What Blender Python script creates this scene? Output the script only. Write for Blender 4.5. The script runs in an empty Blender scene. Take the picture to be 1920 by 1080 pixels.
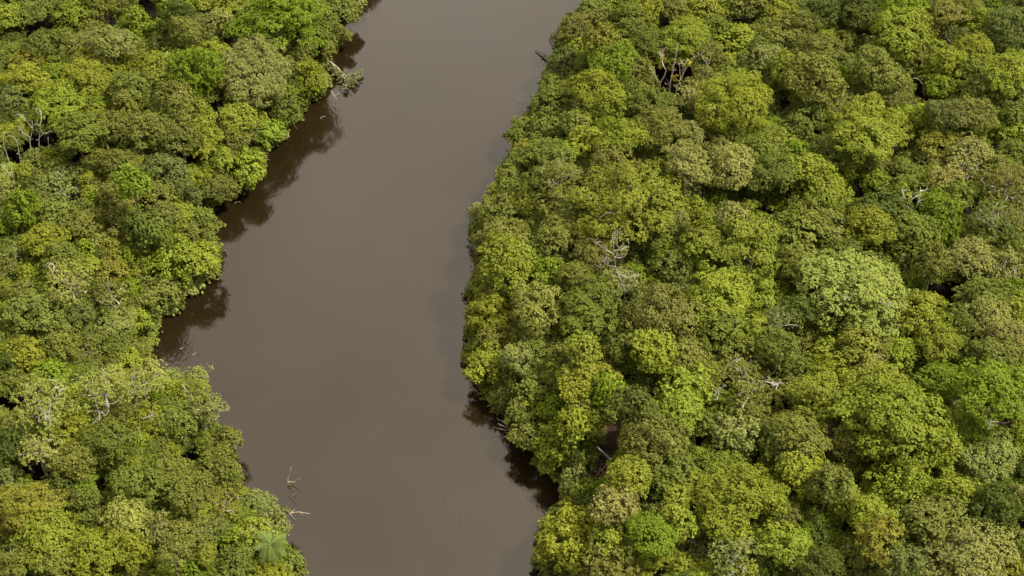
import bpy, math, random
import numpy as np
from mathutils import Vector
R_ = math.radians
SC = bpy.context.scene
COL = SC.collection

# ---------------------------------------------------------------- camera
PITCH, FPX, DIST = R_(46.0), 2955.0, 295.0
CAMH = DIST * math.sin(PITCH)
cam = bpy.data.cameras.new('camera'); cam.sensor_width = 36.0
cam.lens = FPX / 1920 * 36.0; cam.clip_start = 1.0; cam.clip_end = 9000.0
camo = bpy.data.objects.new('camera', cam); COL.objects.link(camo)
camo.location = (0, 0, CAMH); camo.rotation_euler = (R_(90) - PITCH, 0, 0)
SC.camera = camo

# ---------------------------------------------------------------- sky and sun
SUN = Vector((0.54, -0.04, 0.82)).normalized()
SUN_EL = math.asin(SUN.z); SUN_AZ = math.atan2(SUN.x, SUN.y)
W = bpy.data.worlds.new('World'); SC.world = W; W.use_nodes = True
nt = W.node_tree; nt.nodes.clear()
def nd(t, kind, **kw):
    n = t.nodes.new(kind)
    for k, v in kw.items():
        if k.startswith('i_'): n.inputs[k[2:].replace('_', ' ')].default_value = v
        else: setattr(n, k, v)
    return n
sky = nd(nt, 'ShaderNodeTexSky', sky_type='NISHITA', sun_disc=False, sun_elevation=SUN_EL, sun_rotation=SUN_AZ, altitude=100, air_density=1.0, dust_density=2.0)
tc = nd(nt, 'ShaderNodeTexCoord')
cl = nd(nt, 'ShaderNodeTexNoise', noise_dimensions='3D'); cl.inputs['Scale'].default_value = 2.6; cl.inputs['Detail'].default_value = 4; cl.inputs['Roughness'].default_value = .5
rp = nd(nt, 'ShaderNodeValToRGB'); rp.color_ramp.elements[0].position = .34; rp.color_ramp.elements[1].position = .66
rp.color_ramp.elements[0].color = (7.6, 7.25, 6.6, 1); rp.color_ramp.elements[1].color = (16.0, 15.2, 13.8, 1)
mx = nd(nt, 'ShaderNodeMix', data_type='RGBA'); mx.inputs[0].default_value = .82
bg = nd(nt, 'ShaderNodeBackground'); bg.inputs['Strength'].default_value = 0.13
wo = nd(nt, 'ShaderNodeOutputWorld')
nt.links.new(tc.outputs['Generated'], cl.inputs['Vector']); nt.links.new(cl.outputs['Fac'], rp.inputs['Fac'])
nt.links.new(sky.outputs['Color'], mx.inputs[6]); nt.links.new(rp.outputs['Color'], mx.inputs[7])
# bright sky patch added high beyond the river for the water's reflection, dimmer elsewhere
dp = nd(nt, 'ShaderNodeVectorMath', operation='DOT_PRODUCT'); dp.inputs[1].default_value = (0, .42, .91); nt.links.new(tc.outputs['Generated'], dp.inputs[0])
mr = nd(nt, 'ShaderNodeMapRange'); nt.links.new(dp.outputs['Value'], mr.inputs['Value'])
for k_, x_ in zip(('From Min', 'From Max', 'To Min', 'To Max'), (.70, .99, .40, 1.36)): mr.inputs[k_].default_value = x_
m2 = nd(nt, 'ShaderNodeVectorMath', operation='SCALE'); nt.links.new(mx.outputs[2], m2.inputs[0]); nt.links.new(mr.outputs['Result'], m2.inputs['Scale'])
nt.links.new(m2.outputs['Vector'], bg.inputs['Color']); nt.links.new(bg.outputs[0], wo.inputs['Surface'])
sl = bpy.data.lights.new('sun', 'SUN'); sl.energy = 5.0; sl.angle = R_(5.0); sl.color = (1.0, .96, .86)
so = bpy.data.objects.new('sun', sl); COL.objects.link(so); so.location = SUN * 400
so.rotation_euler = (-SUN).to_track_quat('-Z', 'Y').to_euler()
vs = SC.view_settings; vs.view_transform = 'Standard'; vs.look = 'None'; vs.exposure = 0.85; vs.gamma = 1.0
SC.render.engine = 'CYCLES'; SC.cycles.max_bounces = 6; SC.cycles.diffuse_bounces = 3; SC.cycles.transparent_max_bounces = 4

# ---------------------------------------------------------------- pixels of the photograph (1920 x 1080) to points in the world
SP, CP = math.sin(PITCH), math.cos(PITCH)
def ray(px, py):
    a, b = (px - 960) / FPX, (540 - py) / FPX
    return np.array([a, CP + b * SP, -SP + b * CP])
def at(px, py, z=0.0):
    d = ray(px, py); t = (z - CAMH) / d[2]
    return np.array([d[0] * t, d[1] * t, z])
def depth(p): return p[1] * CP + (CAMH - p[2]) * SP
def proj(p):
    p = np.asarray(p, float); dz = p[..., 2] - CAMH
    w = p[..., 1] * CP - dz * SP; v = p[..., 1] * SP + dz * CP
    return np.stack([960 + FPX * p[..., 0] / w, 540 - FPX * v / w], -1)

LEFT_PX = [(668,-6),(664,14),(632,26),(612,30),(610,52),(622,80),(610,100),(600,118),(598,152),(584,190),(560,203),(550,228),(526,236),(520,262),(486,280),(484,308),(462,348),(436,362),(398,374),(386,386),(390,402),(386,440),(380,456),(394,474),(390,516),(362,540),(334,544),(316,578),(292,584),(278,594),(280,622),(282,640),(270,654),(262,690),(300,740),(352,786),(402,830),(424,866),(438,905),(448,950),(494,1000),(526,1040),(552,1090)]
RIGHT_PX = [(1122,8),(1100,38),(1076,72),(1060,100),(1048,116),(1044,132),(1036,166),(1028,196),(1030,224),(1000,248),(984,272),(978,294),(964,322),(952,356),(934,378),(918,408),(900,424),(902,436),(918,450),(908,480),(900,504),(898,540),(892,566),(892,594),(896,644),(896,694),(904,722),(918,738),(940,756),(968,778),(998,828),(1018,848),(1018,872),(1070,884),(1076,930),(1078,950),(1034,992),(1020,1026),(1022,1056),(1050,1090)]
def world_line(px):
    pts = [at(*p)[:2] for p in px]
    a, b = pts[0], pts[0] - pts[4]; b = b / np.linalg.norm(b)
    c, d = pts[-1], pts[-1] - pts[-5]; d = d / np.linalg.norm(d)
    top = [a + np.array([.25, 1]) * 60, a + np.array([.1, 1]) * 160, a + np.array([.1, 1]) * 6000]
    bot = [c + np.array([.3, -1]) * 40, c + np.array([.1, -1]) * 120, c + np.array([0, -1]) * 6000]
    return np.array(top[::-1] + pts + bot)
LLINE, RLINE = world_line(LEFT_PX), world_line(RIGHT_PX)
def jag(line, seed):                       # small coves and spits between the traced points
    r = np.random.default_rng(seed); out = [line[0]]
    for a, b in zip(line[:-1], line[1:]):
        L = np.linalg.norm(b - a); n = max(1, int(L / 2.0)) if L < 40 else 1
        for k in range(1, n + 1):
            p = a + (b - a) * k / n
            out.append(p + (r.normal(0, .35, 2) if L < 40 else 0))
    return np.array(out)
LLINE, RLINE = jag(LLINE, 1), jag(RLINE, 2)
def seg_dist(P, line):
    best = np.full(len(P), 1e9)
    for a, b in zip(line[:-1], line[1:]):
        ab = b - a; t = np.clip(((P - a) @ ab) / (ab @ ab), 0, 1)
        best = np.minimum(best, np.hypot(*(P - a - t[:, None] * ab).T))
    return best
def inside(P, poly):
    x, y = P.T; c = np.zeros(len(P), bool); n = len(poly)
    for i in range(n):
        (x1, y1), (x2, y2) = poly[i], poly[i - 1]
        if y1 == y2: continue
        m = ((y1 > y) != (y2 > y)) & (x < (x2 - x1) * (y - y1) / (y2 - y1) + x1)
        c ^= m
    return c
LPOLY = np.vstack([LLINE, [[-9000, LLINE[-1][1]], [-9000, LLINE[0][1]]]])
RPOLY = np.vstack([RLINE, [[9000, RLINE[-1][1]], [9000, RLINE[0][1]]]])
def shore(P):                              # metres inland of the waterline, negative over the water
    P = np.atleast_2d(np.asarray(P, float))
    d = np.minimum(seg_dist(P, LLINE), seg_dist(P, RLINE))
    return np.where(inside(P, LPOLY) | inside(P, RPOLY), d, -d)
_gx, _gy = np.arange(-180, 181, 1.0), np.arange(70, 371, 1.0)
_GD = shore(np.stack(np.meshgrid(_gx, _gy), -1).reshape(-1, 2)).reshape(len(_gy), len(_gx))
shore_exact = shore
def shore(P):
    P = np.atleast_2d(np.asarray(P, float)); x = np.clip(P[:, 0] + 180, 0, len(_gx) - 1.001); y = np.clip(P[:, 1] - 70, 0, len(_gy) - 1.001)
    i, j = x.astype(int), y.astype(int); u, v = x - i, y - j
    return (_GD[j, i] * (1 - u) + _GD[j, i + 1] * u) * (1 - v) + (_GD[j + 1, i] * (1 - u) + _GD[j + 1, i + 1] * u) * v
def ground_z(d): return np.where(d > 0, 1.1 * (1 - np.exp(-np.maximum(d, 0) / 4.0)) + .06, np.maximum(d * .35, -2.5) - .02)

# ---------------------------------------------------------------- materials
def material(name):
    m = bpy.data.materials.new(name); m.use_nodes = True
    return m, m.node_tree, m.node_tree.nodes['Principled BSDF'], m.node_tree.nodes['Material Output']
def mul(t, a, b, fac=1.0):
    n = nd(t, 'ShaderNodeMix', data_type='RGBA', blend_type='MULTIPLY'); n.inputs[0].default_value = fac
    t.links.new(a, n.inputs[6])
    if isinstance(b, tuple): n.inputs[7].default_value = b
    else: t.links.new(b, n.inputs[7])
    return n.outputs[2]
def mixc(t, f, a, b):
    n = nd(t, 'ShaderNodeMix', data_type='RGBA')
    for s, v in ((0, f), (6, a), (7, b)):
        if isinstance(v, (tuple, float)): n.inputs[s].default_value = v
        else: t.links.new(v, n.inputs[s])
    return n.outputs[2]
def maprange(t, v, a, b, c, d):
    n = nd(t, 'ShaderNodeMapRange'); t.links.new(v, n.inputs['Value'])
    for k, x in zip(('From Min', 'From Max', 'To Min', 'To Max'), (a, b, c, d)): n.inputs[k].default_value = x
    return n.outputs['Result']
def leaf_material(name, own):
    m, t, p, out = material(name)
    at_ = nd(t, 'ShaderNodeAttribute', attribute_name='var')
    sep = nd(t, 'ShaderNodeSeparateColor'); t.links.new(at_.outputs['Color'], sep.inputs['Color'])
    if own:
        oi = nd(t, 'ShaderNodeObjectInfo'); base, acc = oi.outputs['Color'], oi.outputs['Alpha']
    else:
        a2 = nd(t, 'ShaderNodeAttribute', attribute_name='tint'); base, acc = a2.outputs['Color'], a2.outputs['Alpha']
    v = maprange(t, sep.outputs['Red'], 0, 1, .70, 1.32)
    c = mul(t, base, v)
    # young yellowish leaves in some tufts, odd orange leaves where the tree is turning
    c = mixc(t, maprange(t, sep.outputs['Green'], .62, 1, 0, .38), c, mul(t, base, (1.40, 1.30, 1.0, 1)))
    gt = nd(t, 'ShaderNodeMath', operation='GREATER_THAN'); t.links.new(acc, gt.inputs[0]); t.links.new(sep.outputs['Blue'], gt.inputs[1])
    c = mixc(t, gt.outputs[0], c, (.165, .14, .025, 1))
    t.links.new(c, p.inputs['Base Color']); p.inputs['Roughness'].default_value = .5
    p.inputs['Specular IOR Level'].default_value = .06
    tr = nd(t, 'ShaderNodeBsdfTranslucent'); t.links.new(mul(t, c, (1.1, 1.25, .55, 1)), tr.inputs['Color'])
    ms = nd(t, 'ShaderNodeMixShader'); ms.inputs[0].default_value = .24
    t.links.new(p.outputs[0], ms.inputs[1]); t.links.new(tr.outputs[0], ms.inputs[2]); t.links.new(ms.outputs[0], out.inputs['Surface'])
    return m
M_LEAF = leaf_material('leaves', True); M_MASS = leaf_material('leaf_mass', False)
def bark_material():
    m, t, p, out = material('bark')
    oi = nd(t, 'ShaderNodeObjectInfo'); g = nd(t, 'ShaderNodeNewGeometry')
    n = nd(t, 'ShaderNodeTexNoise'); n.inputs['Scale'].default_value = 1.7; n.inputs['Detail'].default_value = 5
    t.links.new(g.outputs['Position'], n.inputs['Vector'])
    v = maprange(t, n.outputs['Fac'], .3, .7, .55, 1.25)
    t.links.new(mul(t, oi.outputs['Color'], v), p.inputs['Base Color']); p.inputs['Roughness'].default_value = .9; p.inputs['Specular IOR Level'].default_value = .1
    return m
M_BARK = bark_material()
def ground_material():
    m, t, p, out = material('forest_floor')
    g = nd(t, 'ShaderNodeNewGeometry')
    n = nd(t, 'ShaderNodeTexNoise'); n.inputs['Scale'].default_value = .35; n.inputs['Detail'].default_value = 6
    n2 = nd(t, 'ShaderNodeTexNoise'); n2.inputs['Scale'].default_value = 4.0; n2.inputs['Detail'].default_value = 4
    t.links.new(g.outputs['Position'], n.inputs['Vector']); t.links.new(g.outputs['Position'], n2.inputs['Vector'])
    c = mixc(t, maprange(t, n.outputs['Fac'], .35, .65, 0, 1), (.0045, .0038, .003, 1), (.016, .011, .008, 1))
    e = None                                # bare reddish earth at the clearings by the bay
    for q in ((1152, 806), (1130, 884), (1230, 1074)):
        w = at(*q, .9); dn = nd(t, 'ShaderNodeVectorMath', operation='DISTANCE'); dn.inputs[1].default_value = tuple(w); t.links.new(g.outputs['Position'], dn.inputs[0])
        f = maprange(t, dn.outputs['Value'], 2.5, 6.0, 1, 0)
        if e is None: e = f
        else:
            mm = nd(t, 'ShaderNodeMath', operation='MAXIMUM'); t.links.new(e, mm.inputs[0]); t.links.new(f, mm.inputs[1]); e = mm.outputs[0]
    c = mixc(t, e, c, (.11, .068, .048, 1))
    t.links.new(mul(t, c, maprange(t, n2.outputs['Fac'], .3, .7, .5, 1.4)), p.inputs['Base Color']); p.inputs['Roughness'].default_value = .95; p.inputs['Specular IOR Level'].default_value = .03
    b = nd(t, 'ShaderNodeBump'); b.inputs['Distance'].default_value = .15; t.links.new(n2.outputs['Fac'], b.inputs['Height']); t.links.new(b.outputs[0], p.inputs['Normal'])
    return m
def water_material():
    m, t, p, out = material('muddy_water')
    g = nd(t, 'ShaderNodeNewGeometry')
    n = nd(t, 'ShaderNodeTexNoise'); n.inputs['Scale'].default_value = .03; n.inputs['Detail'].default_value = 3
    t.links.new(g.outputs['Position'], n.inputs['Vector'])
    c = mixc(t, maprange(t, n.outputs['Fac'], .3, .7, 0, 1), (.0090, .0056, .0020, 1), (.0125, .0078, .0030, 1))
    t.links.new(c, p.inputs['Base Color']); p.inputs['Roughness'].default_value = .07; p.inputs['IOR'].default_value = 1.333; p.inputs['Specular IOR Level'].default_value = .96; p.inputs['Specular Tint'].default_value = (1, .90, .76, 1)
    # wind ripples, in calmer and rougher patches
    mp = nd(t, 'ShaderNodeMapping'); mp.inputs['Scale'].default_value = (1.0, .55, 1.0); mp.inputs['Rotation'].default_value = (0, 0, .5); t.links.new(g.outputs['Position'], mp.inputs['Vector'])
    r1 = nd(t, 'ShaderNodeTexNoise'); r1.inputs['Scale'].default_value = 1.7; r1.inputs['Detail'].default_value = 3; t.links.new(mp.outputs[0], r1.inputs['Vector'])
    r2 = nd(t, 'ShaderNodeTexNoise'); r2.inputs['Scale'].default_value = .06; r2.inputs['Detail'].default_value = 2; t.links.new(g.outputs['Position'], r2.inputs['Vector'])
    b = nd(t, 'ShaderNodeBump'); b.inputs['Distance'].default_value = .05
    t.links.new(maprange(t, r2.outputs['Fac'], .38, .64, .05, .85), b.inputs['Strength'])
    t.links.new(r1.outputs['Fac'], b.inputs['Height']); t.links.new(b.outputs[0], p.inputs['Normal'])
    return m

# ---------------------------------------------------------------- mesh helpers
def mesh_from(name, V, Q, mat, var=None, tint=None, smooth=False):
    me = bpy.data.meshes.new(name); V = np.asarray(V, np.float32); Q = np.asarray(Q, np.int32); k = Q.shape[1]
    me.vertices.add(len(V)); me.vertices.foreach_set('co', V.ravel())
    me.loops.add(Q.size); me.loops.foreach_set('vertex_index', Q.ravel())
    me.polygons.add(len(Q)); me.polygons.foreach_set('loop_start', np.arange(0, Q.size, k, dtype=np.int32))
    me.update(calc_edges=True); me.validate()
    if smooth: me.polygons.foreach_set('use_smooth', np.ones(len(me.polygons), bool))
    for nm, arr in (('var', var), ('tint', tint)):
        if arr is not None:
            a = me.attributes.new(nm, 'FLOAT_COLOR', 'POINT'); a.data.foreach_set('color', np.asarray(arr, np.float32).ravel())
    me.materials.append(mat); me.update()
    return me
def put_object(name, me, parent=None, loc=(0, 0, 0), rotz=0.0, scale=(1, 1, 1), color=None):
    o = bpy.data.objects.new(name, me); COL.objects.link(o); o.parent = parent
    o.location = tuple(map(float, loc)); o.rotation_euler = (0, 0, rotz); o.scale = tuple(map(float, scale))
    if color is not None: o.color = tuple(map(float, color))
    return o
def thing(name, label, cat, loc, group=None):
    o = bpy.data.objects.new(name, None); COL.objects.link(o); o.location = tuple(map(float, loc)); o.empty_display_size = .2
    o['label'] = label; o['category'] = cat
    if group: o['group'] = group
    return o
def tube(pts, rad, n=6):
    pts = np.asarray(pts, float); rad = np.asarray(rad, float); m = len(pts)
    tan = np.gradient(pts, axis=0); tan /= np.linalg.norm(tan, axis=1)[:, None] + 1e-9
    up = np.array([.31, .17, .93]); V = []
    for p, t, r in zip(pts, tan, rad):
        if abs(t @ up) > .95: up = np.array([.9, -.3, .1])
        a = np.cross(t, up); a /= np.linalg.norm(a); b = np.cross(t, a)
        th = np.arange(n) * 2 * math.pi / n
        V.append(p + r * (np.cos(th)[:, None] * a + np.sin(th)[:, None] * b))
    V = np.vstack(V); i = np.arange(n); Q = []
    for k in range(m - 1):
        Q.append(np.stack([k * n + i, k * n + (i + 1) % n, (k + 1) * n + (i + 1) % n, (k + 1) * n + i], 1))
    tip = pts[-1] + tan[-1] * rad[-1] * .6                      # close the end
    V = np.vstack([V, [tip] * n]); Q.append(np.stack([(m - 1) * n + i, (m - 1) * n + (i + 1) % n, m * n + (i + 1) % n, m * n + i], 1))
    return V, np.vstack(Q)
def join(parts):
    off = 0; Vs, Qs = [], []
    for V, Q in parts: Vs.append(V); Qs.append(Q + off); off += len(V)
    return np.vstack(Vs), np.vstack(Qs)
def wobble(a, b, n, amp, r, sag=0.0):
    a, b = np.asarray(a, float), np.asarray(b, float); t = np.linspace(0, 1, n)[:, None]
    p = a + (b - a) * t; w = np.sin(t * math.pi)
    L = np.linalg.norm(b - a)
    p = p + w * r.normal(0, amp * L, 3) + np.sin(2 * math.pi * t) * r.normal(0, amp * L * .6, 3)
    p[:, 2] += (w[:, 0]) * sag * L
    return p
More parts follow.
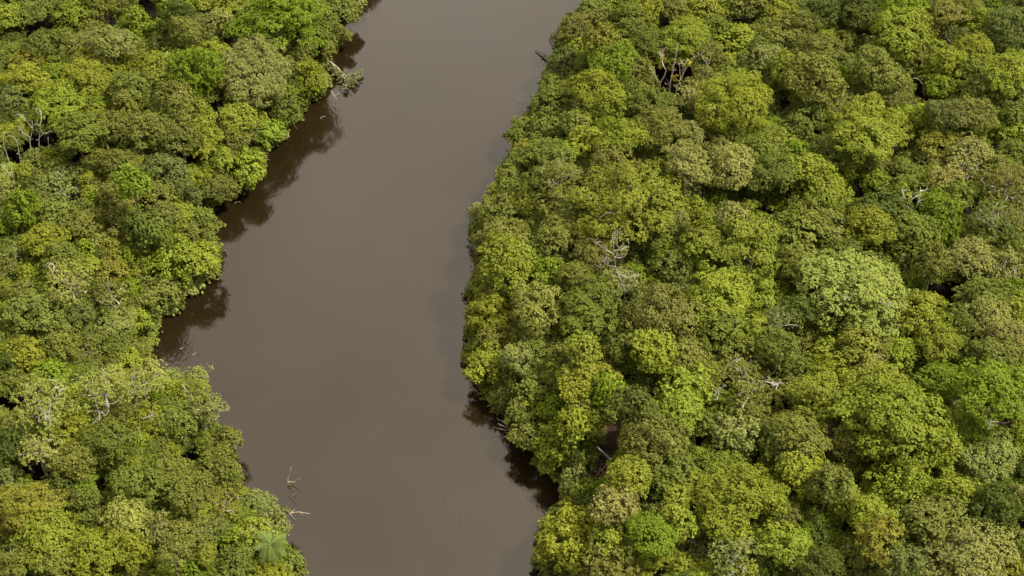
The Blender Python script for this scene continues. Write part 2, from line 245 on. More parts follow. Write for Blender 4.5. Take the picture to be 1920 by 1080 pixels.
DATA = """
18 32 28 26 lR
60 12 30 24 mR
63 42 26 24 mR
140 32 36 34 lR
185 16 22 24 mD
225 14 25 22 mD
262 30 24 26 bR
330 16 24 26 bR
10 66 28 24 mC
20 102 28 24 mD
85 82 34 28 mD
155 84 26 24 kF
120 74 20 18 oD
212 80 38 28 pD
280 66 24 22 oC
302 88 26 22 oF
345 56 26 26 oS
56 112 28 22 rC
50 148 30 26 yC
97 136 18 16 bC
175 150 54 44 yC
112 205 46 40 yC
245 165 34 30 oC
262 122 22 24 yF
300 128 32 28 yF
322 192 34 38 oD
240 200 26 26 oC
212 240 30 30 oC
268 248 36 34 oC
20 182 24 22 gD
150 248 36 30 mC
350 118 24 24 bD
358 165 26 26 bC
335 28 26 28 dC
390 18 30 22 lR
426 12 22 20 lR
366 62 34 26 oF
414 54 22 24 kD
508 45 68 54 bC
474 132 58 48 kD
362 132 36 44 bS
398 138 26 26 oR
400 98 22 18 yC
430 164 28 26 mR
452 192 20 20 yC
575 148 38 46 yS
526 204 34 30 mR
500 248 30 28 lR
378 218 30 26 lR
440 222 30 24 lR
344 214 26 26 oD
562 22 28 26 mS
592 18 26 24 mS
640 14 32 20 oR
612 46 22 20 mS
600 66 26 24 mS
584 78 24 24 bR
124 342 58 52 pF
40 394 28 34 bC
4 430 14 18 bC
167 276 18 16 lR
192 302 24 22 oF
226 312 28 26 oC
246 342 26 26 bR
222 366 32 28 oR
160 426 28 20 oD
226 416 26 24 oD
104 402 28 24 oC
10 362 22 28 kF
84 450 32 26 yC
42 322 13 14 lR
334 260 32 32 oC
392 256 18 12 lC
436 260 32 30 oD
462 320 34 38 lR
417 298 20 14 lR
392 334 22 22 yC
357 328 20 20 lR
312 330 38 38 gD
358 372 20 30 gD
380 418 24 36 mR
297 366 24 20 oR
298 402 28 22 oC
334 408 28 26 yD
274 436 26 28 mR
408 354 30 18 oR
118 480 28 28 mC
28 486 32 26 oF
14 546 18 16 yC
58 516 20 14 yC
82 540 16 18 lR
46 548 24 22 oC
206 472 26 26 rC
168 496 15 14 yR
243 482 20 22 bC
206 508 24 22 rR
232 512 20 22 yC
242 540 18 18 bR
132 534 46 32 qF
206 562 38 34 oF
216 606 30 28 pD
145 586 24 22 gD
76 590 44 34 oR
28 576 26 22 lF
258 604 24 24 yR
150 614 16 16 lR
345 490 58 46 lR
292 550 42 36 oR
82 640 22 26 lR
52 668 32 32 yR
96 704 28 16 bR
112 652 24 26 oC
165 660 34 30 oF
258 662 24 20 oF
214 652 22 20 mD
16 736 24 26 mD
20 690 22 26 dC
74 756 54 50 qF
195 736 48 48 qF
130 812 40 42 yD
28 792 28 28 qF
265 724 38 38 qF
325 710 18 12 pD
366 714 28 20 pF
316 730 26 22 yC
356 740 34 26 yF
397 768 27 22 pU
362 788 28 34 gD
283 802 42 38 yF
332 800 28 34 oD
320 770 24 18 mD
426 828 22 26 oR
206 830 40 44 mD
246 762 22 22 mD
20 838 26 32 dD
140 868 34 34 oD
74 848 32 24 kF
54 876 16 20 gD
14 902 28 26 gR
10 938 18 20 bD
114 922 28 24 dR
165 906 24 20 bC
168 960 34 40 mC
55 950 48 32 rC
84 1008 48 40 yC
20 1052 30 28 mU
186 1036 50 44 yC
250 1036 24 30 yC
236 976 38 28 qC
283 958 17 16 lC
262 908 36 36 mD
120 1058 32 28 mC
296 998 26 30 kF
316 890 34 30 mR
396 876 42 32 mR
354 926 42 38 oD
430 908 26 28 mC
452 936 20 20 lR
412 952 36 30 rF
486 952 36 26 pD
512 984 34 34 pD
480 1004 32 22 yF
447 1014 28 24 bR
430 1046 28 24 mR
382 1008 34 28 oF
338 1006 30 30 oC
382 1046 14 16 lC
330 1038 26 26 oD
296 1064 28 24 bR
360 1078 30 24 bR
546 1062 26 28 oR
502 1078 34 22 yC
456 1068 26 24 oR
1114 20 26 22 mR
1146 14 22 22 yR
1140 42 24 22 oR
1086 52 30 28 oD
1062 78 24 26 oS
1180 38 30 28 mC
1224 28 24 24 yC
1262 14 28 24 oC
1126 78 28 28 rR
1170 74 26 24 mR
1206 66 26 24 mR
1086 98 24 20 lR
1062 118 32 24 gR
1104 132 28 24 mC
1150 118 34 32 bC
1212 90 28 22 mC
1200 132 28 28 oC
1114 166 42 28 yC
1152 202 26 28 yC
1106 198 28 24 oC
1042 164 30 28 mR
1034 198 32 28 mR
1122 224 22 18 bC
1182 190 24 24 oF
1230 184 44 34 mC
1240 238 42 32 oC
1294 188 26 26 kF
1266 62 40 34 lC
1296 22 26 24 lC
1322 16 22 20 lR
1302 56 26 22 lC
1342 50 22 18 mC
1396 14 36 30 oR
1380 84 44 34 lR
1344 128 22 24 mC
1324 98 22 20 oF
1463 30 38 30 lS
1500 46 26 26 oC
1470 72 34 32 oR
1440 84 26 20 mC
1448 114 34 30 pS
1466 138 26 30 lC
1530 100 42 28 oD
1526 148 46 36 oR
1540 22 30 28 dC
1582 32 34 30 dC
1546 62 26 24 lR
1586 78 22 20 mC
1376 196 62 50 yD
1562 192 34 18 kU
1484 226 28 24 mR
1520 216 24 24 mR
1446 176 20 22 mC
1592 164 24 22 oF
1616 42 34 34 dC
1690 18 34 26 bC
1680 64 48 34 lC
1728 58 22 26 rC
1656 92 24 18 kD
1640 104 20 18 yC
1645 138 42 34 oR
1760 22 34 30 oD
1786 42 24 26 kF
1812 16 26 22 mC
1840 40 28 26 yC
1888 56 38 38 gD
1796 80 32 26 gF
1822 96 32 22 yD
1750 96 26 22 lC
1780 120 30 28 lC
1742 138 20 18 lC
1762 162 22 20 bC
1722 108 22 20 oC
1824 146 34 30 mC
1895 136 42 38 lC
1852 180 40 34 mC
1902 194 34 32 mC
1776 214 30 26 gS
1620 208 30 26 yC
1676 188 30 28 oF
1710 160 22 26 mC
1728 226 34 24 lC
1670 232 30 26 lC
1832 214 30 28 oC
1862 226 28 26 lC
990 242 28 22 mR
1032 240 34 28 mR
976 262 22 20 mR
1082 236 26 24 oC
1070 260 24 20 mC
1098 266 26 24 yR
1060 290 24 20 bR
984 282 18 14 rR
1012 288 30 24 mR
974 308 26 22 mS
1165 256 44 28 yU
1042 302 32 24 oC
1052 332 36 28 oF
960 328 26 20 oS
1110 322 30 24 oC
1152 312 36 22 oC
1010 346 30 24 mC
958 354 26 22 mS
1090 344 26 24 oF
932 368 24 22 yS
906 402 24 22 pS
946 398 36 28 oS
992 382 28 26 lR
1050 382 36 28 oC
1180 378 84 58 lU
1110 428 30 28 lR
1060 412 30 26 oC
990 436 30 28 lR
1046 450 28 24 oC
950 444 34 26 oC
912 456 24 22 oS
1290 250 28 26 kC
1230 284 36 28 lU
1298 312 46 38 kC
1367 312 37 38 kC
1288 362 24 26 kC
1336 268 30 20 oC
1382 234 40 30 mD
1430 244 18 12 yR
1462 266 24 20 yR
1422 284 38 30 mS
1442 326 44 36 mC
1412 352 28 24 dC
1480 322 28 30 oC
1340 386 28 18 bC
1386 402 28 28 kC
1302 402 30 24 lR
1272 416 20 20 kF
1224 432 36 30 mR
1376 456 78 50 lU
1420 408 26 24 mC
1452 436 26 28 dC
1498 244 24 24 mR
1512 262 28 22 dC
1490 284 22 18 bC
1514 320 34 26 lR
1562 288 40 26 mD
1590 322 25 30 lR
1546 362 46 34 lS
1520 398 36 28 mC
1622 258 44 36 lC
1672 244 34 30 yC
1640 312 28 24 oD
1642 338 22 20 bC
1690 324 28 24 mC
1656 390 38 34 dR
1626 426 38 26 yC
1560 434 44 32 oR
1500 434 40 34 mR
1592 404 28 22 mC
1676 442 24 20 lC
1688 350 12 12 lC
1728 380 20 18 lU
1756 272 32 28 rC
1815 294 38 32 pF
1740 304 30 24 kD
1772 334 26 20 kF
1800 242 22 20 bC
1876 246 34 34 lS
1906 272 24 24 mC
1870 312 26 22 mC
1890 348 44 38 oF
1850 412 46 40 oF
1906 422 30 34 kF
1776 406 42 40 bR
1720 432 34 28 mC
1800 372 26 22 mC
955 496 46 32 lR
906 520 18 20 lR
940 542 30 20 oR
1026 514 25 26 bR
1010 582 46 50 qC
922 592 42 30 yC
1076 518 30 28 mC
1118 478 32 28 oC
1106 562 46 26 mC
1106 602 38 28 mC
1144 612 28 28 lC
1095 656 26 26 lR
1154 500 42 40 pF
1168 548 36 32 pF
930 634 30 24 oS
920 668 34 24 lS
1004 640 24 20 oC
1012 670 34 26 mR
1052 662 22 20 oC
970 672 28 24 pS
1172 654 30 30 mC
1228 490 27 36 bF
1238 594 58 46 oC
1262 500 28 26 oC
1280 532 20 18 gD
1345 556 50 46 lC
1432 556 50 44 lC
1394 528 24 22 rC
1344 604 40 24 lR
1350 634 38 26 mR
1228 658 34 32 lR
1290 664 34 28 oR
1420 622 32 26 lC
1402 656 28 22 bC
1462 606 26 24 gF
1462 650 34 28 mC
1370 668 28 24 oR
1484 492 34 32 mC
1490 544 30 28 dC
1476 454 28 24 dC
1522 486 42 32 mC
1564 484 34 32 mR
1502 524 34 28 mC
1618 545 82 66 qC
1540 564 36 30 oC
1572 606 42 38 mR
1500 584 30 28 dC
1612 640 34 28 rR
1512 638 24 22 oF
1556 658 28 22 lR
1642 664 34 28 kR
1682 664 34 30 lC
1708 474 38 40 mS
1756 494 26 32 oS
1720 512 12 12 yC
1812 484 38 30 kC
1790 546 36 34 oR
1830 516 34 28 oC
1882 504 36 34 kF
1852 550 38 30 mC
1906 480 22 26 mC
1734 582 44 34 lR
1800 594 40 32 mC
1852 594 34 30 kC
1902 588 30 30 lR
1757 642 34 32 lC
1720 622 24 20 dD
1802 634 34 28 mC
1832 666 34 28 mC
1890 634 34 30 kS
1872 662 34 28 oC
1912 668 24 26 lC
1772 684 44 28 bC
916 690 40 38 lR
970 696 34 34 mR
1032 696 26 20 lR
1002 724 30 26 mR
1060 716 24 24 mC
1104 718 46 38 lR
1148 730 28 30 bR
1106 764 40 34 oR
1000 752 34 22 yR
982 776 34 28 oR
1040 768 30 28 bR
950 740 22 22 oS
986 820 28 26 oR
1052 836 50 48 lR
1086 800 32 26 yR
1102 858 26 30 mR
1182 832 26 24 lC
1230 698 28 24 lR
1188 762 32 30 dR
1294 726 42 30 lR
1400 714 74 44 oF
1280 774 30 28 lC
1296 806 30 30 mC
1180 800 20 18 lC
1228 832 50 36 oR
1374 816 40 44 pR
1420 784 40 34 oC
1310 856 15 13 lC
1332 884 36 32 mR
1252 882 42 36 mR
1182 892 34 30 lR
1460 836 32 38 oC
1472 778 24 24 oC
1532 760 46 38 lR
1556 692 36 30 yC
1482 684 26 26 mC
1482 742 26 24 oC
1642 742 56 36 lR
1684 792 84 62 lR
1752 842 52 50 lR
1512 832 42 36 oC
1580 836 36 32 oC
1482 798 24 22 oF
1765 715 37 31 bD
1826 706 24 22 mR
1882 684 40 34 dC
1912 714 26 28 yC
1804 746 31 27 kF
1872 752 58 46 bC
1816 804 36 32 bC
1855 856 50 46 pD
1912 832 26 28 bC
1786 830 24 24 oR
1086 906 30 36 pR
1172 896 34 34 lR
1154 948 36 26 kR
1228 948 28 24 mC
1076 1012 58 56 yR
1150 1012 44 40 lR
1222 1002 36 34 bD
1226 1042 24 20 yC
1150 1064 48 26 oR
1086 1068 16 14 pC
1300 942 52 34 lC
1262 986 30 34 lR
1390 926 58 38 yC
1364 976 42 26 yC
1304 1032 50 46 pF
1376 1044 42 44 pF
1466 966 36 34 oD
1434 990 26 22 rC
1456 1022 34 26 lR
1488 1032 28 26 lC
1410 1076 26 20 lC
1434 1062 30 26 dC
1510 890 38 40 yR
1560 908 30 34 oC
1588 942 28 28 yR
1632 978 38 34 lC
1690 922 50 54 lR
1646 1014 34 24 rC
1616 1048 38 34 oR
1686 1052 32 28 gC
1540 1012 36 32 dR
1540 1062 36 30 dC
1490 976 22 22 rF
1786 936 38 42 lR
1744 972 44 40 oR
1866 966 48 54 dR
1812 1038 66 52 kC
1716 1046 26 22 yR
1746 1076 28 18 mC
1912 932 18 20 kC
1910 1022 24 28 oC
1896 1058 22 22 yC
1910 882 28 28 dC
636 62 15 13 oR
651 68 9 12 kR
614 92 14 14 oR
"""
# ---------------------------------------------------------------- the setting: floor of the forest and the river
def axis(lo, hi, step, far):
    core = np.arange(lo, hi + step, step); g = []
    d = step
    x = core[-1]
    while x < far: d *= 1.5; x += d; g.append(x)
    h = []; x = core[0]; d = step
    while x > -far: d *= 1.5; x -= d; h.append(x)
    return np.array(h[::-1] + list(core) + g)
def build_setting():
    xs, ys = axis(-150, 150, 1.25, 4000), axis(95, 350, 1.25, 4000)
    X, Y = np.meshgrid(xs, ys); P = np.stack([X.ravel(), Y.ravel()], 1)
    d = shore_exact(P); r = np.random.default_rng(5)
    z = ground_z(d) + np.where(d > .5, r.normal(0, .07, len(d)), 0)
    V = np.column_stack([P, z]); nx = len(xs); ny = len(ys)
    i = (np.arange(ny - 1)[:, None] * nx + np.arange(nx - 1)[None]).ravel()
    Q = np.stack([i, i + 1, i + nx + 1, i + nx], 1)
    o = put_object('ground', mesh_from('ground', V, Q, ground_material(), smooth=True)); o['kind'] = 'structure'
    S = 5000.0
    o = put_object('river', mesh_from('river', [(-S, -S, 0), (S, -S, 0), (S, S, 0), (-S, S, 0)], [[0, 1, 2, 3]], water_material())); o['kind'] = 'structure'
build_setting()

# ---------------------------------------------------------------- crowns: lobes of leafy tufts, in metres for a crown of radius Rn, then scaled to radius 1
def rnd_dirs(r, n):
    d = r.normal(size=(n, 3)); return d / np.linalg.norm(d, axis=1)[:, None]
def leaves(C, N, size, r, per, spread):
    """per small folded leaves round each tuft centre C, facing about N"""
    n = len(C); C = np.repeat(C, per, 0); N = np.repeat(N, per, 0); m = len(C)
    C = C + r.normal(0, spread, (m, 3))
    nn = N * 1.1 + np.array([0, 0, .25]) + r.normal(0, .38, (m, 3)); nn /= np.linalg.norm(nn, axis=1)[:, None]
    a = np.cross(nn, rnd_dirs(r, m)); a /= np.linalg.norm(a, axis=1)[:, None] + 1e-9; b = np.cross(nn, a)
    L = size * r.uniform(.7, 1.35, m)[:, None]; Wd = L * r.uniform(.55, .8, m)[:, None]
    dr = nn * L * .16
    V = np.stack([C - a * L * .5 - dr, C - b * Wd * .5 + a * L * .08, C + a * L * .5 - dr, C + b * Wd * .5 + a * L * .08], 1).reshape(-1, 3)
    return V, np.arange(m * 4).reshape(-1, 4)
def crown(kind, Rn, seed):
    """boughs carry rounded lobes, lobes carry tufts of leaves; dark gaps stay open between boughs"""
    r = np.random.default_rng(seed)
    K = {  # boughs per crown, bough radius, bough flatness, dome height, height jitter, gap between boughs
        'D': (11, .42, .85, .50, .05, .64), 'C': (13, .34, .80, .52, .10, .80), 'U': (15, .27, .50, .34, .09, .95),
        'F': (12, .33, .80, .48, .20, .85), 'S': (10, .38, .90, .52, .18, .80), 'R': (10, .40, .85, .48, .10, .74)}[kind]
    nb, br, bf, dome, jit, gap = K
    if Rn > 6: nb = int(nb * 1.5); br *= .82
    if Rn < 3: nb = max(5, int(nb * .6)); br *= 1.18
    ax = r.uniform(.86, 1.14); tilt = r.uniform(0, 6.28); B = []; tries = 0
    while len(B) < nb and tries < 3000:
        tries += 1
        q = math.sqrt(r.uniform()) * (1.02 - br * .8); th = r.uniform(0, 6.283)
        b = br * r.uniform(.72, 1.25)
        z = dome * (1 - q * q) + r.normal(0, jit) - .06 - (.22 * max(0, q - .45) if kind in 'DCSR' else 0)
        c = np.array([q * math.cos(th) * ax, q * math.sin(th) / ax, z])
        if all(np.hypot(*(c[:2] - k[0][:2])) > gap * (b + k[1]) * .62 for k in B): B.append((c, b))
    if kind in 'DCRS':                      # a lower skirt of boughs round the sides
        n = int(nb * .7)
        for i in range(n):
            th = 6.283 * (i + r.uniform(-.3, .3)) / n; b = br * r.uniform(.55, .9); q = .98 - b * r.uniform(.7, 1.1)
            B.append((np.array([q * math.cos(th) * ax, q * math.sin(th) / ax, r.uniform(-.42, -.12)]), b))
    for i in range({'D': 5, 'C': 8, 'U': 7, 'F': 10, 'S': 8, 'R': 9}[kind]):   # stray sprays that make the outline ragged
        th = r.uniform(0, 6.283); q = r.uniform(.78, 1.10); b = r.uniform(.09, .17)
        B.append((np.array([q * math.cos(th) * ax, q * math.sin(th) / ax, r.uniform(-.25, .42) * (1.25 - q) + .04]), b))
    for i in range(3):
        th = r.uniform(0, 6.283); q = r.uniform(0, .6); B.append((np.array([q * math.cos(th), q * math.sin(th), dome * (1 - q * q) + r.uniform(.22, .42)]), r.uniform(.12, .2)))
    lr0 = .52 + .095 * Rn
    if kind == 'R': lr0 *= 1.1
    if kind == 'C' or kind == 'U': lr0 *= 1.12
    sz = {'D': .33, 'C': .35, 'U': .35, 'F': .30, 'S': .36, 'R': .48}[kind]
    dens = {'D': 1.0, 'C': 1.05, 'U': 1.1, 'F': .55, 'S': .9, 'R': .62}[kind]
    bc = np.array([b[0] for b in B]) * Rn; brr = np.array([b[1] for b in B]) * Rn
    Cs, Ns, vl, va, lob = [], [], [], [], []
    for i in range(len(B)):
        c, b = bc[i], brr[i]; vb = r.uniform(); ab = r.uniform()
        nl = max(3, int(2 * math.pi * b * b * 1.15 / (math.pi * lr0 * lr0 * .75)))
        D = rnd_dirs(r, nl * 6); D = D[D[:, 2] > (-.28 if kind != 'U' else -.05)]
        keep = []
        for d in D:
            if len(keep) >= nl: break
            p = c + d * b * np.array([1, 1, bf]) * r.uniform(.74, 1.06)
            if all(np.sum((p - k) ** 2) > (lr0 * 1.22) ** 2 for k in keep): keep.append(p)
        P = np.array(keep)
        dist = np.linalg.norm((P[:, None] - bc[None]) / np.array([1, 1, bf]), axis=2) / brr[None]; dist[:, i] = 9
        P = P[dist.min(1) > .72]
        for p in P:
            q = lr0 * r.uniform(.7, 1.25)
            out = (p - c) / (b + 1e-6) * .8 + np.array([0, 0, .55]) + p / Rn * .3; out /= np.linalg.norm(out)
            k = int(2 * math.pi * q * q / .32 * dens) + 3
            d = rnd_dirs(r, k * 2); d = d[(d @ out) > .05][:k]
            t = p + d * q * r.uniform(.82, 1.08, len(d))[:, None] * np.array([1.08, 1.08, .80 if kind != 'U' else .6])
            if kind == 'S':
                low = d[:, 2] < .35; t[low, 2] -= r.uniform(0, 1.5, low.sum()) * q
            if kind == 'F': t = t + r.normal(0, .30 * q, t.shape)
            Cs.append(t); Ns.append(d * .7 + out * .4); lob.append(p)
            vl.append(np.full(len(d), .55 * vb + .45 * r.uniform())); va.append(np.full(len(d), .45 * ab + .35 * r.uniform()) + .2 * r.uniform(size=len(d)))
    ni = int((3.2 if kind != 'F' else 1.2) * Rn * Rn)     # loose leaves deep inside, so the floor does not show straight through
    d = rnd_dirs(r, ni); p = d * Rn * r.uniform(.2, .7, ni)[:, None]; p[:, 2] = np.abs(p[:, 2]) * .45 - .22 * Rn
    Cs.append(p); Ns.append(d); vl.append(r.uniform(size=ni)); va.append(r.uniform(size=ni))
    C = np.vstack(Cs); N = np.vstack(Ns); vl = np.concatenate(vl); va = np.concatenate(va)
    per = 6
    V, Q = leaves(C, N, sz, r, per, sz * .45)
    m = len(C)
    red = np.repeat(.40 * vl + .32 * r.uniform(size=m), per) + .28 * r.uniform(size=m * per)
    grn = np.repeat(.45 * vl + .55 * r.uniform(size=m), per)
    blu = np.repeat(va, per)
    var = np.repeat(np.stack([red, grn, blu, np.ones_like(red)], 1), 4, 0)
    lob = np.array(lob); lob = lob[lob[:, 2] > -.1 * Rn]
    return V / Rn, Q, var, lob / Rn, None
BINS = (2.4, 3.4, 4.8, 7.2)
CROWNS = {}
def crown_for(kind, R, i):
    b = min(range(len(BINS)), key=lambda k: abs(math.log(BINS[k] / R))); v = i % (4 if b in (1, 2) else 2)
    key = (kind, b, v)
    if key not in CROWNS:
        V, Q, var, lob, rad = crown(kind, BINS[b], 1 + 'DCUFSR'.index(kind) * 100 + b * 10 + v)
        CROWNS[key] = dict(me=mesh_from('crown', V, Q, M_LEAF, var), lob=lob, rad=rad, V=V, Q=Q, var=var)
    return CROWNS[key]

TINT = {'m': (.106, .122, .019), 'd': (.066, .080, .013), 'o': (.123, .131, .024), 'l': (.157, .180, .019), 'b': (.117, .152, .012),
        'y': (.165, .181, .018), 'p': (.161, .174, .042), 'g': (.097, .111, .026), 'k': (.176, .176, .044), 'r': (.146, .141, .020), 'q': (.188, .205, .040)}
GAP_LIST = [(92,45),(50,60),(210,37),(270,8),(292,28),(388,27),(430,75),(460,75),(407,198),(480,195),(150,295),(355,300),(268,385),(135,450),(55,885),(80,890),(195,905),(345,860),(410,1030),(140,1075),(1240,45),(1245,170),(1375,35),(1410,40),(1470,200),(1625,65),(1718,155),(1732,190),(1530,255),(1605,360),(1680,290),(1440,400),(1405,385),(1865,280),(1910,255),(1820,395),(1655,465),(1780,470),(1525,480),(1510,545),(1755,540),(1810,540),(1785,570),(1175,720),(1150,795),(1158,818),(1136,868),(1126,892),(1130,880),(1230,740),(1305,830),(1445,765),(1415,870),(1225,930),(1480,765),(1560,795),(1545,850),(1610,905),(1685,985),(1590,985),(1900,885),(1880,795),(1915,980),(60,265),(78,262),(30,300),(15,290),(95,272),(45,285),(1235,140),(1262,140),(1285,135),(1155,480),(1175,565),(1712,385),(1690,510),(8,760),(1230,1072),(1140,850)]
TREES = []
for ln in DATA.strip().splitlines():
    a = ln.split(); TREES.append(dict(px=float(a[0]), py=float(a[1]), rx=float(a[2]), ry=float(a[3]), c=a[4][0], k=a[4][1]))
rng = np.random.default_rng(77)
def solve(t):
    """crown centre, radius, vertical radius and base of a tree seen at this pixel"""
    hc = 6.0
    for _ in range(5):
        P = at(t['px'], t['py'], hc); s = depth(P) / FPX; R = t['rx'] * s * t.get('near', 1.03)
        q = (t['ry'] / t['rx']) ** 2 - SP * SP
        c = R * min(1.30, max(.86, math.sqrt(max(q, .01)) / CP)); d = float(shore(P[:2])[0])
        hc = max(3.7 + min(max(d, 0), 10) * .95, .62 * c + .4) + .2 * c + t['j'] * (1.0 if d > 4 else .3) + (1.5 if R > 4.5 and d > 6 else 0)
        t['near'] = .95 if d < 3 else 1.03
    P = at(t['px'], t['py'], hc)
    base = P[:2].copy()
    if d < .8:                             # leans out over the water from the bank
        e = .25; g = np.array([float(shore(base + [e, 0])[0] - shore(base - [e, 0])[0]), float(shore(base + [0, e])[0] - shore(base - [0, e])[0])])
        g /= np.linalg.norm(g) + 1e-6; base = base + g * (.8 - d)
    t.update(P=P, R=R, cz=c, d=d, base=np.array([base[0], base[1], float(ground_z(shore(base))[0]) - .05]))
GAPS = np.array(GAP_LIST, float)
def step_aside(t):                         # keep the dark openings in the canopy open
    for gx, gy in GAPS:
        a, b = t['rx'] + 16, t['ry'] + 13; u, v = (t['px'] - gx) / a, (t['py'] - gy) / b; q = math.hypot(u, v)
        if .05 < q < 1.0:
            s = min(1 / q, 1 + 20 / (q * max(a, b)))
            t['px'] = gx + u * s * a; t['py'] = gy + v * s * b
            if s * q < .97: k = max(.76, (s * q)); t['rx'] *= k; t['ry'] *= k
for i, t in enumerate(TREES):
    t['key'] = (int(t['px']), int(t['py'])); step_aside(t); t['i'] = i; t['j'] = rng.normal(.3, 2.1); solve(t)
PALE = (.42, .37, .29); GREY = (.20, .17, .135); BROWN = (.10, .075, .055)
def tree_trunk(t, cr, rot):
    """trunk and limbs in the tree's own coordinates (origin at its base)"""
    r = np.random.default_rng(1000 + t['i']); R, c = t['R'], t['cz']; rel = t['P'] - t['base']
    r0 = .07 + .055 * R
    fork = rel + np.array([0, 0, -.35 * c])
    b0 = np.array([0, 0, -.1])
    if 'via' in t: b0 = np.array(t['via'])
    pts = wobble(b0, fork, 5, .03, r); parts = [tube(pts, np.linspace(r0 * 1.25, r0 * .8, 5), 7)]
    ca, sa = math.cos(rot), math.sin(rot)
    L = cr['lob'] * np.array([R, R, c]); L = np.column_stack([L[:, 0] * ca - L[:, 1] * sa, L[:, 0] * sa + L[:, 1] * ca, L[:, 2]]) + rel
    n = min(len(L), 9 if t['k'] in 'FU' else 6)
    idx = r.permutation(len(L))[:n]
    for j in idx:
        e = fork + (L[j] - fork) * (1.02 if t['k'] in 'FU' else .9)
        p = wobble(fork, e, 5, .08, r, .08); parts.append(tube(p, np.linspace(r0 * .55, r0 * .16, 5), 5))
        if t['k'] in 'F':
            for _ in range(4):             # pale twigs that reach out between the leaves
                s = p[r.integers(2, 5)]; dd = rnd_dirs(r, 1)[0] * np.array([1, 1, .6]) + [0, 0, .35]
                parts.append(tube(wobble(s, s + dd * R * r.uniform(.2, .36), 4, .12, r), np.linspace(r0 * .2, r0 * .08, 4), 4))
    V, Q = join(parts)
    return mesh_from('trunk', V, Q, M_BARK, smooth=True)
